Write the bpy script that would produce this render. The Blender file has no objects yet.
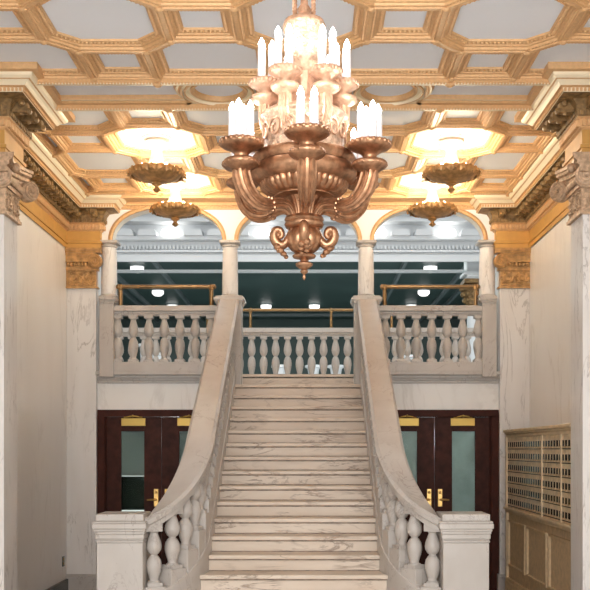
import bpy, bmesh, math, random
from math import sin, cos, pi, sqrt, radians
from mathutils import Vector, Matrix
random.seed(7)
scene = bpy.context.scene
col = scene.collection
EYE = 2.05

# ------------------------------------------------------------------ materials
def nodes(name):
    m = bpy.data.materials.new(name); m.use_nodes = True
    nt = m.node_tree; b = nt.nodes['Principled BSDF']
    return m, nt, b
def mat(name, c, rough=.5, metal=0., bump=0., bscale=40., spec=.5, vary=0., vscale=6.):
    m, nt, b = nodes(name)
    b.inputs['Base Color'].default_value = (*c, 1)
    b.inputs['Roughness'].default_value = rough
    b.inputs['Metallic'].default_value = metal
    b.inputs['Specular IOR Level'].default_value = spec
    tc = nt.nodes.new('ShaderNodeTexCoord')
    if vary:
        n = nt.nodes.new('ShaderNodeTexNoise'); n.inputs['Scale'].default_value = vscale; n.inputs['Detail'].default_value = 5
        nt.links.new(tc.outputs['Object'], n.inputs['Vector'])
        r = nt.nodes.new('ShaderNodeValToRGB')
        r.color_ramp.elements[0].position = .35; r.color_ramp.elements[1].position = .68
        r.color_ramp.elements[0].color = (*[x*(1-vary) for x in c], 1)
        r.color_ramp.elements[1].color = (*[min(1, x*(1+vary*.4)) for x in c], 1)
        nt.links.new(n.outputs['Fac'], r.inputs['Fac']); nt.links.new(r.outputs['Color'], b.inputs['Base Color'])
    if bump:
        n = nt.nodes.new('ShaderNodeTexNoise'); n.inputs['Scale'].default_value = bscale; n.inputs['Detail'].default_value = 3
        nt.links.new(tc.outputs['Object'], n.inputs['Vector'])
        bp = nt.nodes.new('ShaderNodeBump'); bp.inputs['Strength'].default_value = bump; bp.inputs['Distance'].default_value = .01
        nt.links.new(n.outputs['Fac'], bp.inputs['Height']); nt.links.new(bp.outputs['Normal'], b.inputs['Normal'])
    return m
def marble(name, base, vein, dark, rough=.3, stretch=(1, 1, .35), scale=2.2, amount=.5, width=.035, tilt=.5):
    m, nt, b = nodes(name); L = nt.links.new; N = nt.nodes.new
    tc = N('ShaderNodeTexCoord'); mp = N('ShaderNodeMapping'); mp.inputs['Scale'].default_value = stretch
    mp.inputs['Rotation'].default_value = (tilt*.5, tilt, .3)
    L(tc.outputs['Object'], mp.inputs['Vector'])
    n1 = N('ShaderNodeTexNoise'); n1.inputs['Scale'].default_value = scale; n1.inputs['Detail'].default_value = 8; n1.inputs['Distortion'].default_value = 1.6
    n1.inputs['Roughness'].default_value = .6
    L(mp.outputs['Vector'], n1.inputs['Vector'])
    sub = N('ShaderNodeMath'); sub.operation = 'SUBTRACT'; sub.inputs[1].default_value = .5
    ab = N('ShaderNodeMath'); ab.operation = 'ABSOLUTE'
    L(n1.outputs['Fac'], sub.inputs[0]); L(sub.outputs[0], ab.inputs[0])
    r = N('ShaderNodeValToRGB'); r.color_ramp.elements[0].position = 0; r.color_ramp.elements[1].position = width
    r.color_ramp.elements[0].color = (amount,)*3+(1,); r.color_ramp.elements[1].color = (0, 0, 0, 1)
    L(ab.outputs[0], r.inputs['Fac'])
    n3 = N('ShaderNodeTexNoise'); n3.inputs['Scale'].default_value = scale*.9; n3.inputs['Detail'].default_value = 2
    L(tc.outputs['Object'], n3.inputs['Vector'])
    r3 = N('ShaderNodeValToRGB'); r3.color_ramp.elements[0].position = .42; r3.color_ramp.elements[1].position = .62
    L(n3.outputs['Fac'], r3.inputs['Fac'])
    mu = N('ShaderNodeMath'); mu.operation = 'MULTIPLY'; L(r.outputs['Color'], mu.inputs[0]); L(r3.outputs['Color'], mu.inputs[1])
    n2 = N('ShaderNodeTexNoise'); n2.inputs['Scale'].default_value = scale*1.3; n2.inputs['Detail'].default_value = 6
    L(mp.outputs['Vector'], n2.inputs['Vector'])
    r2 = N('ShaderNodeValToRGB'); r2.color_ramp.elements[0].position = .3; r2.color_ramp.elements[1].position = .7
    r2.color_ramp.elements[0].color = (*vein, 1); r2.color_ramp.elements[1].color = (*base, 1)
    L(n2.outputs['Fac'], r2.inputs['Fac'])
    mx = N('ShaderNodeMix'); mx.data_type = 'RGBA'; L(mu.outputs[0], mx.inputs['Factor']); L(r2.outputs['Color'], mx.inputs['A'])
    mx.inputs['B'].default_value = (*dark, 1)
    L(mx.outputs['Result'], b.inputs['Base Color'])
    b.inputs['Roughness'].default_value = rough; b.inputs['Specular IOR Level'].default_value = .4
    return m
def emit(name, c, s):
    m, nt, b = nodes(name)
    b.inputs['Base Color'].default_value = (*c, 1); b.inputs['Emission Color'].default_value = (*c, 1)
    b.inputs['Emission Strength'].default_value = s
    return m

M = {}
M['marble'] = marble('white_marble', (.55, .51, .47), (.48, .435, .395), (.27, .21, .18), amount=.75, scale=2.6, width=.016, stretch=(1, 1, .6))
M['marble_wall'] = marble('wall_marble', (.88, .86, .83), (.83, .80, .76), (.50, .45, .40), amount=.35, scale=1.0, stretch=(1, 1, .3))
M['marble_pil'] = marble('pilaster_marble', (.80, .77, .74), (.74, .70, .66), (.36, .32, .29), amount=.7, scale=1.7, stretch=(1.8, 1.8, .35), width=.02)
M['step'] = marble('step_marble', (.73, .62, .51), (.63, .51, .40), (.24, .16, .11), amount=.8, scale=2.0, stretch=(.45, 1.2, 2.2), tilt=.1, width=.03, rough=.4)
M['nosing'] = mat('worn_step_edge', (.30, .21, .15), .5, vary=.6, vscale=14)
M['gold'] = mat('gilded_plaster', (.76, .47, .23), .45, .15, bump=.3, bscale=90, vary=.10, vscale=35)
M['gold_dark'] = mat('antique_gilt', (.58, .33, .13), .42, .4, bump=.3, bscale=60, vary=.4, vscale=14)
M['frieze'] = mat('ochre_frieze_paint', (.62, .34, .09), .5, .05, vary=.1)
M['cream'] = mat('cream_gilt_moulding', (.90, .78, .56), .4, .1)
M['umber'] = mat('dark_bronze_relief', (.33, .20, .08), .5, .25, bump=.4, bscale=50, vary=.5, vscale=18)
M['panel'] = mat('ceiling_panel_paint', (.88, .92, .97), .55)
M['plaster'] = mat('white_plaster', (.86, .85, .82), .6)
M['lobby'] = mat('lobby_white_paint', (.72, .74, .75), .6)
M['teal'] = mat('dark_teal_paint', (.095, .15, .14), .45, vary=.2, vscale=.7)
M['grey'] = mat('grey_paint', (.30, .34, .35), .5)
M['bronze'] = mat('rose_bronze', (.50, .27, .15), .33, .85, bump=.15, bscale=90, vary=.35, vscale=25)
M['bronze_relief'] = mat('carved_rose_bronze', (.62, .42, .28), .42, .5, bump=.9, bscale=55, vary=.4, vscale=30)
M['cap_bronze'] = mat('capital_bronze_paint', (.62, .43, .28), .45, .25, bump=.5, bscale=60, vary=.35, vscale=25)
M['stemwhite'] = mat('pale_rose_plaster', (.88, .74, .62), .4, .05, bump=.2)
M['pale_gilt'] = mat('pale_gilt', (.68, .42, .27), .4, .35, bump=.4, bscale=70, vary=.25, vscale=30)
M['brass'] = mat('polished_brass', (.62, .40, .14), .28, .9)
M['old_brass'] = mat('aged_brass_tube', (.30, .19, .09), .32, .85)
M['plate'] = mat('yellow_brass_plate', (.48, .32, .08), .4, .6)
M['wood'] = mat('mahogany', (.062, .018, .011), .45, spec=.12, vary=.35, vscale=9)
M['wood2'] = mat('mahogany_frame', (.065, .018, .011), .5, spec=.12, vary=.3, vscale=6)
M['candle'] = mat('white_candle_sleeve', (.85, .85, .87), .4)
M['bulb'] = emit('lit_bulb', (.98, .98, 1), 24)
M['bulb2'] = emit('lit_rim_bulb', (1, .84, .55), 30)
M['lamp'] = emit('lit_lamp', (1, .98, .95), 1.1)
M['pane_sheet'] = mat('grey_pane_reflection', (.30, .33, .33), .7, bump=.2)  # flat grey stands in for the reflection on the left door panes
M['curtain'] = mat('blue_grey_frosted_film', (.55, .64, .66), .35, vary=.25, vscale=3)
M['mailmetal'] = mat('mailbox_brass', (.80, .62, .40), .4, .1, vary=.25, vscale=12)
M['mailpaint'] = mat('grained_tan_panel', (.66, .49, .29), .5, 0, bump=.1, bscale=90, vary=.18, vscale=16)
M['mailframe'] = mat('tan_wood_moulding', (.74, .57, .36), .45, vary=.15)
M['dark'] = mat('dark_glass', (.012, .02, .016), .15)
M['greenbase'] = mat('dark_green_marble', (.012, .022, .018), .25, vary=.4)
M['floor'] = marble('floor_stone', (.78, .75, .72), (.68, .64, .60), (.2, .16, .12), scale=1.1)
M['white'] = mat('white_ceramic', (.85, .88, .90), .3)
def glass():
    m, nt, b = nodes('door_glass')
    b.inputs['Base Color'].default_value = (.75, .85, .82, 1); b.inputs['Roughness'].default_value = .03
    b.inputs['Transmission Weight'].default_value = 1; b.inputs['IOR'].default_value = 1.1
    return m
M['glass'] = glass()

# ------------------------------------------------------------------ mesh builder
class MB:
    def __init__(s): s.v = []; s.f = []; s.m = []; s.mats = []
    def mi(s, m):
        if m not in s.mats: s.mats.append(m)
        return s.mats.index(m)
    def add(s, vs, fs, m=None, T=None):
        o = len(s.v); k = s.mi(m) if m is not None else 0
        for p in vs:
            p = Vector(p)
            s.v.append(T @ p if T is not None else p)
        for f in fs: s.f.append([i+o for i in f]); s.m.append(k)
    def box(s, x0, x1, y0, y1, z0, z1, m=None, T=None):
        vs = [(x, y, z) for z in (z0, z1) for (x, y) in ((x0, y0), (x1, y0), (x1, y1), (x0, y1))]
        s.add(vs, [(3, 2, 1, 0), (4, 5, 6, 7), (0, 1, 5, 4), (1, 2, 6, 5), (2, 3, 7, 6), (3, 0, 4, 7)], m, T)
    def lathe(s, prof, n=24, c=(0, 0, 0), m=None, T=None, mod=None):
        vs = []; fs = []
        k = len(prof)
        for i in range(n):
            a = 2*pi*i/n
            for (r, z) in prof:
                rr = r*(mod(a, z) if mod else 1)
                vs.append((c[0]+rr*cos(a), c[1]+rr*sin(a), c[2]+z))
        for i in range(n):
            j = (i+1) % n
            for q in range(k-1):
                if prof[q][0] < 1e-6 and prof[q+1][0] < 1e-6: continue
                fs.append((i*k+q, j*k+q, j*k+q+1, i*k+q+1))
        if prof[0][0] > 1e-6: fs.append([i*k for i in range(n)][::-1])
        if prof[-1][0] > 1e-6: fs.append([i*k+k-1 for i in range(n)])
        s.add(vs, fs, m, T)
    def tube(s, path, radii, n=8, m=None, T=None, flute=None, caps=True, closed=False):
        P = [Vector(p) for p in path]
        if not hasattr(radii, '__len__'): radii = [radii]*len(P)
        vs = []; fs = []; up = None
        L = len(P)
        for i, p in enumerate(P):
            if closed: d = (P[(i+1) % L]-P[i-1])
            else: d = (P[min(i+1, L-1)]-P[max(i-1, 0)])
            d.normalize()
            if up is None:
                up = Vector((0, 0, 1)) if abs(d.z) < .9 else Vector((1, 0, 0))
            u = up - d*up.dot(d)
            u.normalize(); w = d.cross(u); up = u
            for j in range(n):
                a = 2*pi*j/n
                r = radii[i]*(flute(a) if flute else 1)
                vs.append(p+u*r*cos(a)+w*r*sin(a))
        for i in range(L if closed else L-1):
            ii = (i+1) % L
            for j in range(n):
                jj = (j+1) % n
                fs.append((i*n+j, i*n+jj, ii*n+jj, ii*n+j))
        if caps and not closed:
            fs.append(list(range(n))[::-1]); fs.append([(L-1)*n+j for j in range(n)])
        s.add(vs, fs, m, T)
    def ball(s, c, r, m=None, T=None, n=8, k=5, sz=1.):
        prof = [(r*sin(pi*i/k), -r*sz*cos(pi*i/k)) for i in range(k+1)]
        prof[0] = (0, -r*sz); prof[-1] = (0, r*sz)
        s.lathe(prof, n, c, m, T)
    def rings(s, loops, m=None, close=True, capA=False, capB=False, ms=None):
        """quad strips between successive loops with equal counts"""
        n = len(loops[0])
        for q in range(len(loops)-1):
            vs = list(loops[q])+list(loops[q+1]); fs = []
            for i in range(n if close else n-1):
                j = (i+1) % n; fs.append((i, j, n+j, n+i))
            s.add(vs, fs, ms[q] if ms else m)
        if capA: s.add(loops[0], [list(range(n))[::-1]], m)
        if capB: s.add(loops[-1], [list(range(n))], m)
    def build(s, name, m=None, parent=None, smooth=True, bevel=0, merge=True, angle=38):
        me = bpy.data.meshes.new(name)
        me.from_pydata([tuple(p) for p in s.v], [], s.f)
        ms = s.mats if s.mats and any(x is not None for x in s.mats) else [m]
        for x in ms: me.materials.append(x if x is not None else m)
        for i, p in enumerate(me.polygons): p.material_index = min(s.m[i], len(ms)-1)
        bm = bmesh.new(); bm.from_mesh(me)
        if merge: bmesh.ops.remove_doubles(bm, verts=bm.verts, dist=1e-5)
        bmesh.ops.recalc_face_normals(bm, faces=bm.faces)
        bm.to_mesh(me); bm.free()
        if smooth:
            for p in me.polygons: p.use_smooth = True
            me.set_sharp_from_angle(angle=radians(angle))
        o = bpy.data.objects.new(name, me); col.objects.link(o)
        if parent is not None:
            o.parent = parent
            bpy.context.view_layer.update()
            o.matrix_parent_inverse = parent.matrix_world.inverted()
        if bevel:
            b = o.modifiers.new('bevel', 'BEVEL'); b.width = bevel; b.segments = 2; b.limit_method = 'ANGLE'
        return o
def tag(o, label=None, cat=None, group=None, kind=None):
    if label: o['label'] = label
    if cat: o['category'] = cat
    if group: o['group'] = group
    if kind: o['kind'] = kind
    return o
def empty(name, loc=(0, 0, 0), rz=0, label=None, cat=None, group=None, kind=None):
    o = bpy.data.objects.new(name, None); o.location = loc; o.rotation_euler = (0, 0, rz); o.empty_display_size = .1
    col.objects.link(o); bpy.context.view_layer.update()
    return tag(o, label, cat, group, kind)
KIDS = {}
def copy_tree(o, parent=None):
    c = o.copy(); col.objects.link(c)
    if parent is not None:
        inv = o.matrix_parent_inverse.copy(); c.parent = parent; c.matrix_parent_inverse = inv
    for ch in list(o.children): copy_tree(ch, c)
    return c
def bez(pts, n=8):
    """Catmull-Rom through pts"""
    P = [Vector(p) for p in pts]; out = []
    for i in range(len(P)-1):
        a = P[max(i-1, 0)]; b = P[i]; c = P[i+1]; d = P[min(i+2, len(P)-1)]
        for k in range(n):
            t = k/n
            out.append(.5*((2*b)+(c-a)*t+(2*a-5*b+4*c-d)*t*t+(3*b-a-3*c+d)*t**3))
    out.append(P[-1]); return out
def lerp_list(vals, n):
    out = []
    for i in range(len(vals)-1):
        for k in range(n): out.append(vals[i]+(vals[i+1]-vals[i])*k/n)
    out.append(vals[-1]); return out

# ------------------------------------------------------------------ key dimensions
HW = 3.25            # half width of hall
YF = 13.9            # face of the stair wall
ZL = 3.12            # upper landing
ZC = EYE+3.48        # underside of ceiling ribs
CX = .10             # ceiling pattern centre line
ZP = ZC+.06          # ceiling panels

# ------------------------------------------------------------------ room shell
b = MB(); b.box(-HW-.3, HW+.3, -3, 18, -.1, 0); tag(b.build('floor', M['floor'], smooth=False), kind='structure')
for side, s in (('left', -1), ('right', 1)):
    b = MB(); b.box(min(s*HW, s*(HW+.25)), max(s*HW, s*(HW+.25)), -3, YF+.25, 0, ZC+.9)
    tag(b.build('wall_'+side, M['marble_wall'], smooth=False), kind='structure')
b = MB(); b.box(-HW, HW, -3, YF+.25, ZP, ZP+.12); tag(b.build('ceiling', M['panel'], smooth=False), kind='structure')
# baseboards
b = MB(); b.box(-HW, -HW+.035, 9.95, YF-.09, 0, .25); tag(b.build('baseboard_left', M['greenbase'], smooth=False, bevel=.006), kind='structure')

# stair wall: lower marble wall with door openings, upper arcade
DX0, DX1, DZ = 1.03, 2.83, 2.62
b = MB()
for s in (-1, 1):
    def bx(x0, x1, z0, z1, y0=YF, y1=YF+.25): b.box(min(s*x0, s*x1), max(s*x0, s*x1), y0, y1, z0, z1)
    bx(DX1, HW, 0, ZL-.02); bx(0, DX0, 0, ZL-.02); bx(DX0, DX1, DZ, ZL-.02)
tag(b.build('wall_stair', M['marble_wall'], smooth=False), kind='structure')
# arcade wall with three elliptical arches
ZS = EYE+2.94         # spring line
arches = [(-1.845, .775, .47), (0, .845, .49), (1.845, .775, .47)]
def arch_poly(cx, a, h, n=28, p=2.25):
    pts = []
    for i in range(n+1):
        t = pi - pi*i/n
        c, s_ = cos(t), sin(t)
        pts.append((cx+a*math.copysign(abs(c)**(2/p), c), ZS+h*abs(s_)**(2/p)))
    return pts
b = MB()
ztop = ZC+.06
xs_all = [-HW]
for (cx, a, h) in arches:
    ap = arch_poly(cx, a, h)
    # strips above the arch
    for i in range(len(ap)-1):
        (x0, z0), (x1, z1) = ap[i], ap[i+1]
        vs = [(x0, YF, z0), (x1, YF, z1), (x1, YF, ztop), (x0, YF, ztop), (x0, YF+.2, z0), (x1, YF+.2, z1), (x1, YF+.2, ztop), (x0, YF+.2, ztop)]
        b.add(vs, [(0, 1, 2, 3), (4, 7, 6, 5), (0, 4, 5, 1), (3, 2, 6, 7)])
edges = [-HW, arches[0][0]-arches[0][1], arches[0][0]+arches[0][1], -arches[1][1], arches[1][1], arches[2][0]-arches[2][1], arches[2][0]+arches[2][1], HW]
for i in (0, 2, 4, 6): b.box(edges[i], edges[i+1], YF, YF+.2, ZS, ztop)
tag(b.build('wall_arcade', M['plaster'], smooth=False), kind='structure')
# wall strips beside end arches below springing (behind half columns)
b = MB()
for s in (-1, 1):
    x0, x1 = sorted((s*2.82, s*HW)); b.box(x0, x1, YF, YF+.2, ZL-.02, ZS)
tag(b.build('wall_return', M['marble_wall'], smooth=False), kind='structure')
# gilded arch mouldings
for k, (cx, a, h) in enumerate(arches):
    b = MB()
    def off(d): return arch_poly(cx, a+d, h+d)
    prof = [(0, .02), (0, -.02), (.015, -.035), (.03, -.035), (.045, -.02), (.06, -.01), (.06, .02)]
    loops = [[(x, YF+dy, z) for (x, z) in off(d)] for (d, dy) in prof]
    b.rings(loops, close=False)
    tag(b.build('trim_%d' % (k+1), M['gold']), kind='structure')

# ------------------------------------------------------------------ coffered ceiling
def inset(poly, d):
    n = len(poly); out = []
    for i in range(n):
        p0 = Vector(poly[i-1]); p = Vector(poly[i]); p1 = Vector(poly[(i+1) % n])
        e0 = (p-p0).normalized(); e1 = (p1-p).normalized()
        n0 = Vector((-e0.y, e0.x)); n1 = Vector((-e1.y, e1.x))
        mm = n0+n1; q = mm.length
        if q < 1e-4: mm = n0; k = 1
        else:
            mm = mm/q; k = 1/max(.3, mm.dot(n0))
        out.append((p.x+mm.x*d*k, p.y+mm.y*d*k))
    return out
def area(poly): return .5*sum(poly[i-1][0]*poly[i][1]-poly[i][0]*poly[i-1][1] for i in range(len(poly)))
def clip(poly, x0, x1, y0, y1):
    def cl(P, inside, inter):
        out = []
        for i in range(len(P)):
            a, c = P[i-1], P[i]
            if inside(c):
                if not inside(a): out.append(inter(a, c))
                out.append(c)
            elif inside(a): out.append(inter(a, c))
        return out
    def ix(X): return lambda a, c: (X, a[1]+(c[1]-a[1])*(X-a[0])/(c[0]-a[0]))
    def iy(Y): return lambda a, c: (a[0]+(c[0]-a[0])*(Y-a[1])/(c[1]-a[1]), Y)
    P = cl(poly, lambda p: p[0] >= x0, ix(x0))
    if P: P = cl(P, lambda p: p[0] <= x1, ix(x1))
    if P: P = cl(P, lambda p: p[1] >= y0, iy(y0))
    if P: P = cl(P, lambda p: p[1] <= y1, iy(y1))
    out = []
    for p in P:
        if not out or (Vector(p)-Vector(out[-1])).length > 1e-4: out.append(p)
    if len(out) > 1 and (Vector(out[0])-Vector(out[-1])).length < 1e-4: out.pop()
    return out
PX, PY, AX, AY = .835, .85, .54, .54
FX, FY = PX-AX, PY-AY
def octo(cx, cy): return [(cx-FX, cy-AY), (cx+FX, cy-AY), (cx+AX, cy-FY), (cx+AX, cy+FY), (cx+FX, cy+AY), (cx-FX, cy+AY), (cx-AX, cy+FY), (cx-AX, cy-FY)]
def cells_for(y0, y1, ya):
    x0, x1 = -2.86+0, 2.86
    cells = []
    for i in range(-5, 6):
        for j in range(-12, 13):
            X = CX+PX*i; Y = ya+PY*j
            if (i+j) % 2 == 0: P = octo(X, Y)
            elif i % 2: P = [(X-FX, Y-FY), (X+FX, Y-FY), (X+FX, Y+FY), (X-FX, Y+FY)] if j % 2 == 0 else None
            else: P = [(X-FX, Y-FY), (X+FX, Y-FY), (X+FX, Y+FY), (X-FX, Y+FY)] if j % 2 else None
            if P is None: continue
            Q = clip(P, x0, x1, y0, y1)
            if len(Q) >= 3 and area(Q) > .03: cells.append(Q)
    return cells
def frame(b, loops2d, prof_mats=None):
    """loops2d: list of (poly, z)"""
    loops = [[(x, y, z) for (x, y) in P] for (P, z) in loops2d]
    b.rings(loops, M['gold'])
PROF = [(0, -.012), (.018, -.012), (.022, 0), (.05, 0), (.055, .018), (.075, .022), (.08, .034), (.125, .042), (.13, .062)]
def bumps(b, poly, d, z, step, size, hgt, m):
    P = inset(poly, d); n = len(P)
    for i in range(n):
        a = Vector(P[i]); c = Vector(P[(i+1) % n]); L = (c-a).length
        k = int(L/step)
        if k < 1: continue
        u = (c-a)/L; w = Vector((-u.y, u.x))
        for q in range(k):
            p = a+u*(L*(q+.5)/k)
            s = size
            vs = [p-u*s*.5-w*s*.6, p+u*s*.5-w*s*.6, p+u*s*.5+w*s*.6, p-u*s*.5+w*s*.6]
            v3 = [(t.x, t.y, z) for t in vs]+[((t.x-p.x)*.45+p.x, (t.y-p.y)*.45+p.y, z-hgt) for t in vs]
            b.add(v3, [(0, 1, 5, 4), (1, 2, 6, 5), (2, 3, 7, 6), (3, 0, 4, 7), (4, 5, 6, 7)], m)
def boss(b, x, y, z, r=.04):
    b.ball((x, y, z), r, M['gold'], n=10, k=6, sz=.6)
    for q in range(6):
        a = q*pi/3; b.ball((x+r*.8*cos(a), y+r*.8*sin(a), z), r*.42, M['gold'], n=6, k=4, sz=.7)
def coffers(name, y0, y1, ya, fine):
    b = MB(); nodes_ = set()
    for P in cells_for(y0, y1, ya):
        if area(P) < 0: P = P[::-1]
        small = min((Vector(P[i])-Vector(P[i-1])).length for i in range(len(P))) < .16
        xs = [p[0] for p in P]; ys = [p[1] for p in P]
        kk = 1.0
        w = min(max(xs)-min(xs), max(ys)-min(ys))
        if w < .34: kk = w/.34*.9
        frame(b, [(inset(P, d*kk), ZC+dz) for (d, dz) in PROF])
        if fine:
            bumps(b, P, .102*kk, ZC+.040, .036, .024, .014, M['gold'])
            bumps(b, P, .036*kk, ZC+.001, .028, .014, .008, M['gold'])
        for p in P: nodes_.add((round(p[0], 2), round(p[1], 2)))
    done = []
    for (x, y) in sorted(nodes_):
        if any(abs(x-q[0])+abs(y-q[1]) < .05 for q in done): continue
        done.append((x, y)); boss(b, x, y, ZC-.012, .032)
    tag(b.build(name, M['gold'], merge=False), kind='structure')
coffers('trim_4', 9.97, 13.43, 11.17, True)
coffers('trim_5', 3.2, 9.27, 8.07, True)
# cross beam band with roundels
b = MB()
y0, y1 = 9.27, 9.97; yc = .5*(y0+y1)
def arcpts(cx, cy, r, a0, a1, n): return [(cx+r*cos(a0+(a1-a0)*i/n), cy+r*sin(a0+(a1-a0)*i/n)) for i in range(n+1)]
for s in (-1, 1):
    cx = CX+s*.83
    # roundel: square-ish outer loop to circles
    n = 40; rc = .36
    outer = []
    for i in range(n):
        a = 2*pi*(i+.5)/n; k = .35/max(abs(cos(a)), abs(sin(a)))
        outer.append((cx+k*cos(a), yc+k*sin(a)))
    def circ(r): return [(cx+r*cos(2*pi*(i+.5)/n), yc+r*sin(2*pi*(i+.5)/n)) for i in range(n)]
    loops = [(outer, ZC+.01), (circ(.345), ZC+.01), (circ(.34), ZC-.004), (circ(.325), ZC-.004), (circ(.318), ZC+.02), (circ(.282), ZC+.028), (circ(.277), ZC+.012), (circ(.25), ZC+.016), (circ(.236), ZC+.062)]
    ms = [M['cream'], M['gold'], M['gold'], M['cream'], M['cream'], M['gold'], M['gold'], M['gold']]
    b.rings([[(x, y, z) for x, y in P] for (P, z) in loops], ms=ms)
    # long panel with concave end
    xa = cx+s*.35; xb = s*2.86
    P = [(xa, y0), (xb, y0), (xb, y1), (xa, y1)]
    if area(P) < 0: P = P[::-1]
    Q = [(cx+s*.35, y0+.1), (xb-s*.3, y0+.1), (xb-s*.3, y1-.1), (cx+s*.35, y1-.1)]
    arc = arcpts(cx, yc, .40, (-.62 if s > 0 else pi+.62), (.62 if s > 0 else pi-.62), 10)
    inner = [(xb-s*.25, y1-.12), (xb-s*.25, y0+.12)][::1]
    # inner loop ordered: along arc from y0 side to y1 side, then the far end
    I = arc+[(xb-s*.3, y1-.1), (xb-s*.3, y0+.1)]
    O = [(xa, y0)]+[(xa, y0+(y1-y0)*k/10) for k in range(1, 10)]+[(xa, y1)]+[(xb, y1), (xb, y0)]
    if area(I) < 0: I = I[::-1]; O = O[::-1]
    def ins(d): return inset(I, d)
    loops = [(O, ZC+.0), (ins(-.02), ZC+.0), (ins(0), ZC+.018), (ins(.02), ZC+.02), (ins(.035), ZC+.045), (ins(.045), ZC+.062)]
    b.rings([[(x, y, z) for x, y in P_] for (P_, z) in loops], ms=[M['gold'], M['gold'], M['cream'], M['gold'], M['gold']])
    # beads running on both edges of the band
P = [(CX-.465, y0), (CX+.465, y0), (CX+.465, y1), (CX-.465, y1)]
frame(b, [(inset(P, d), ZC+dz) for (d, dz) in PROF])
for yy in (y0, y1):
    b.box(-2.86, 2.86, yy-.035, yy+.035, ZC-.03, ZC+.01, M['gold'])
    b.box(-2.86, 2.86, yy-.016, yy+.016, ZC-.045, ZC-.03, M['cream'])
    k = int(5.7/.03)
    for q in range(k):
        x = -2.85+5.7*q/k
        b.box(x, x+.016, yy-.03, yy-.012, ZC-.045, ZC-.03, M['gold'])
for x in (CX-1.375, CX+1.375, CX-.295, CX+.295):
    for yy in (y0, y1): boss(b, x, yy, ZC-.045, .04)
tag(b.build('trim_6', M['gold'], merge=False), kind='structure')
# flat end margins of the ceiling pattern
b = MB()
b.box(-2.86, 2.86, 13.43, YF, ZC-.01, ZC+.06, M['gold'])
b.box(-2.86, 2.86, 13.43, 13.47, ZC-.04, ZC-.01, M['gold'])
b.box(-2.86, 2.86, YF-.10, YF, ZC-.05, ZC-.01, M['gold']); b.box(-2.86, 2.86, YF-.05, YF, ZC-.09, ZC-.05, M['gold'])
for q in range(110):
    x = -2.80+5.6*q/110; b.box(x, x+.03, YF-.075, YF-.05, ZC-.08, ZC-.05, M['gold'])
tag(b.build('trim_7', M['gold'], smooth=False, merge=False), kind='structure')

# ------------------------------------------------------------------ entablatures
def sweep(b, path, prof, mats_, side):
    """path in plan, prof [(proj,z)]; side=+1 projects to the left-hand normal"""
    n = len(path); P = [Vector(p) for p in path]; mit = []
    for i in range(n):
        if i == 0: e = (P[1]-P[0]).normalized(); mm = Vector((-e.y, e.x)); k = 1
        elif i == n-1: e = (P[-1]-P[-2]).normalized(); mm = Vector((-e.y, e.x)); k = 1
        else:
            e0 = (P[i]-P[i-1]).normalized(); e1 = (P[i+1]-P[i]).normalized()
            n0 = Vector((-e0.y, e0.x)); n1 = Vector((-e1.y, e1.x)); mm = (n0+n1).normalized(); k = 1/mm.dot(n0)
        mit.append(mm*k*side)
    loops = [[(P[i].x+mit[i].x*d, P[i].y+mit[i].y*d, z) for i in range(n)] for (d, z) in prof]
    b.rings(loops, close=False, ms=mats_)
    return mit
def along(path, d, side, mit):
    out = []
    for i in range(len(path)-1):
        a = Vector(path[i])+mit[i]*d; c = Vector(path[i+1])+mit[i+1]*d
        out.append((a, c))
    return out
def place_boxes(b, segs, step, w, dep, z0, z1, m, side, tag_=None):
    for a, c in segs:
        L = (c-a).length
        if L < step*.8: continue
        u = (c-a)/L; nn = Vector((-u.y, u.x))*side; k = int(L/step)
        for q in range(k):
            p = a+u*(L*(q+.5)/k)
            T = Matrix(((u.x, nn.x, 0, p.x), (u.y, nn.y, 0, p.y), (0, 0, 1, 0), (0, 0, 0, 1)))
            if tag_ == 'mod':
                b.box(-w/2, w/2, 0, dep, z0, z1, m, T)
                b.ball((0, dep*.5, z0), w*.36, m, T, n=6, k=4, sz=.7)
                b.ball((0, dep, z0+.02), w*.42, m, T, n=6, k=4)
                b.ball((w*.95, dep*.7, z1-.015), w*.38, m, T, n=6, k=4)
            else: b.box(-w/2, w/2, 0, dep, z0, z1, m, T)
F, U, G, K = M['frieze'], M['umber'], M['gold'], M['cream']
z = lambda r: EYE+r
EP = [(.012, z(2.82)), (.02, z(2.82)), (.02, z(2.88)), (.035, z(2.885)), (.035, z(2.915)), (.012, z(2.925)), (.012, z(3.06)), (.035, z(3.075)), (.04, z(3.15)), (.06, z(3.165)),
      (.07, z(3.17)), (.085, z(3.27)), (.12, z(3.32)), (.21, z(3.335)), (.25, z(3.335)), (.255, z(3.375)), (.265, z(3.38)), (.285, z(3.385)), (.31, z(3.41)), (.33, z(3.425)), (.345, z(3.43)), (.37, z(3.45)), (.38, z(3.475)), (.44, z(3.478)), (.44, z(3.55)), (0, z(3.55))]
EM = [F, F, F, F, F, F, G, G, G, G, U, U, U, U, K, G, G, K, K, G, K, K, G, G, G]
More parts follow.
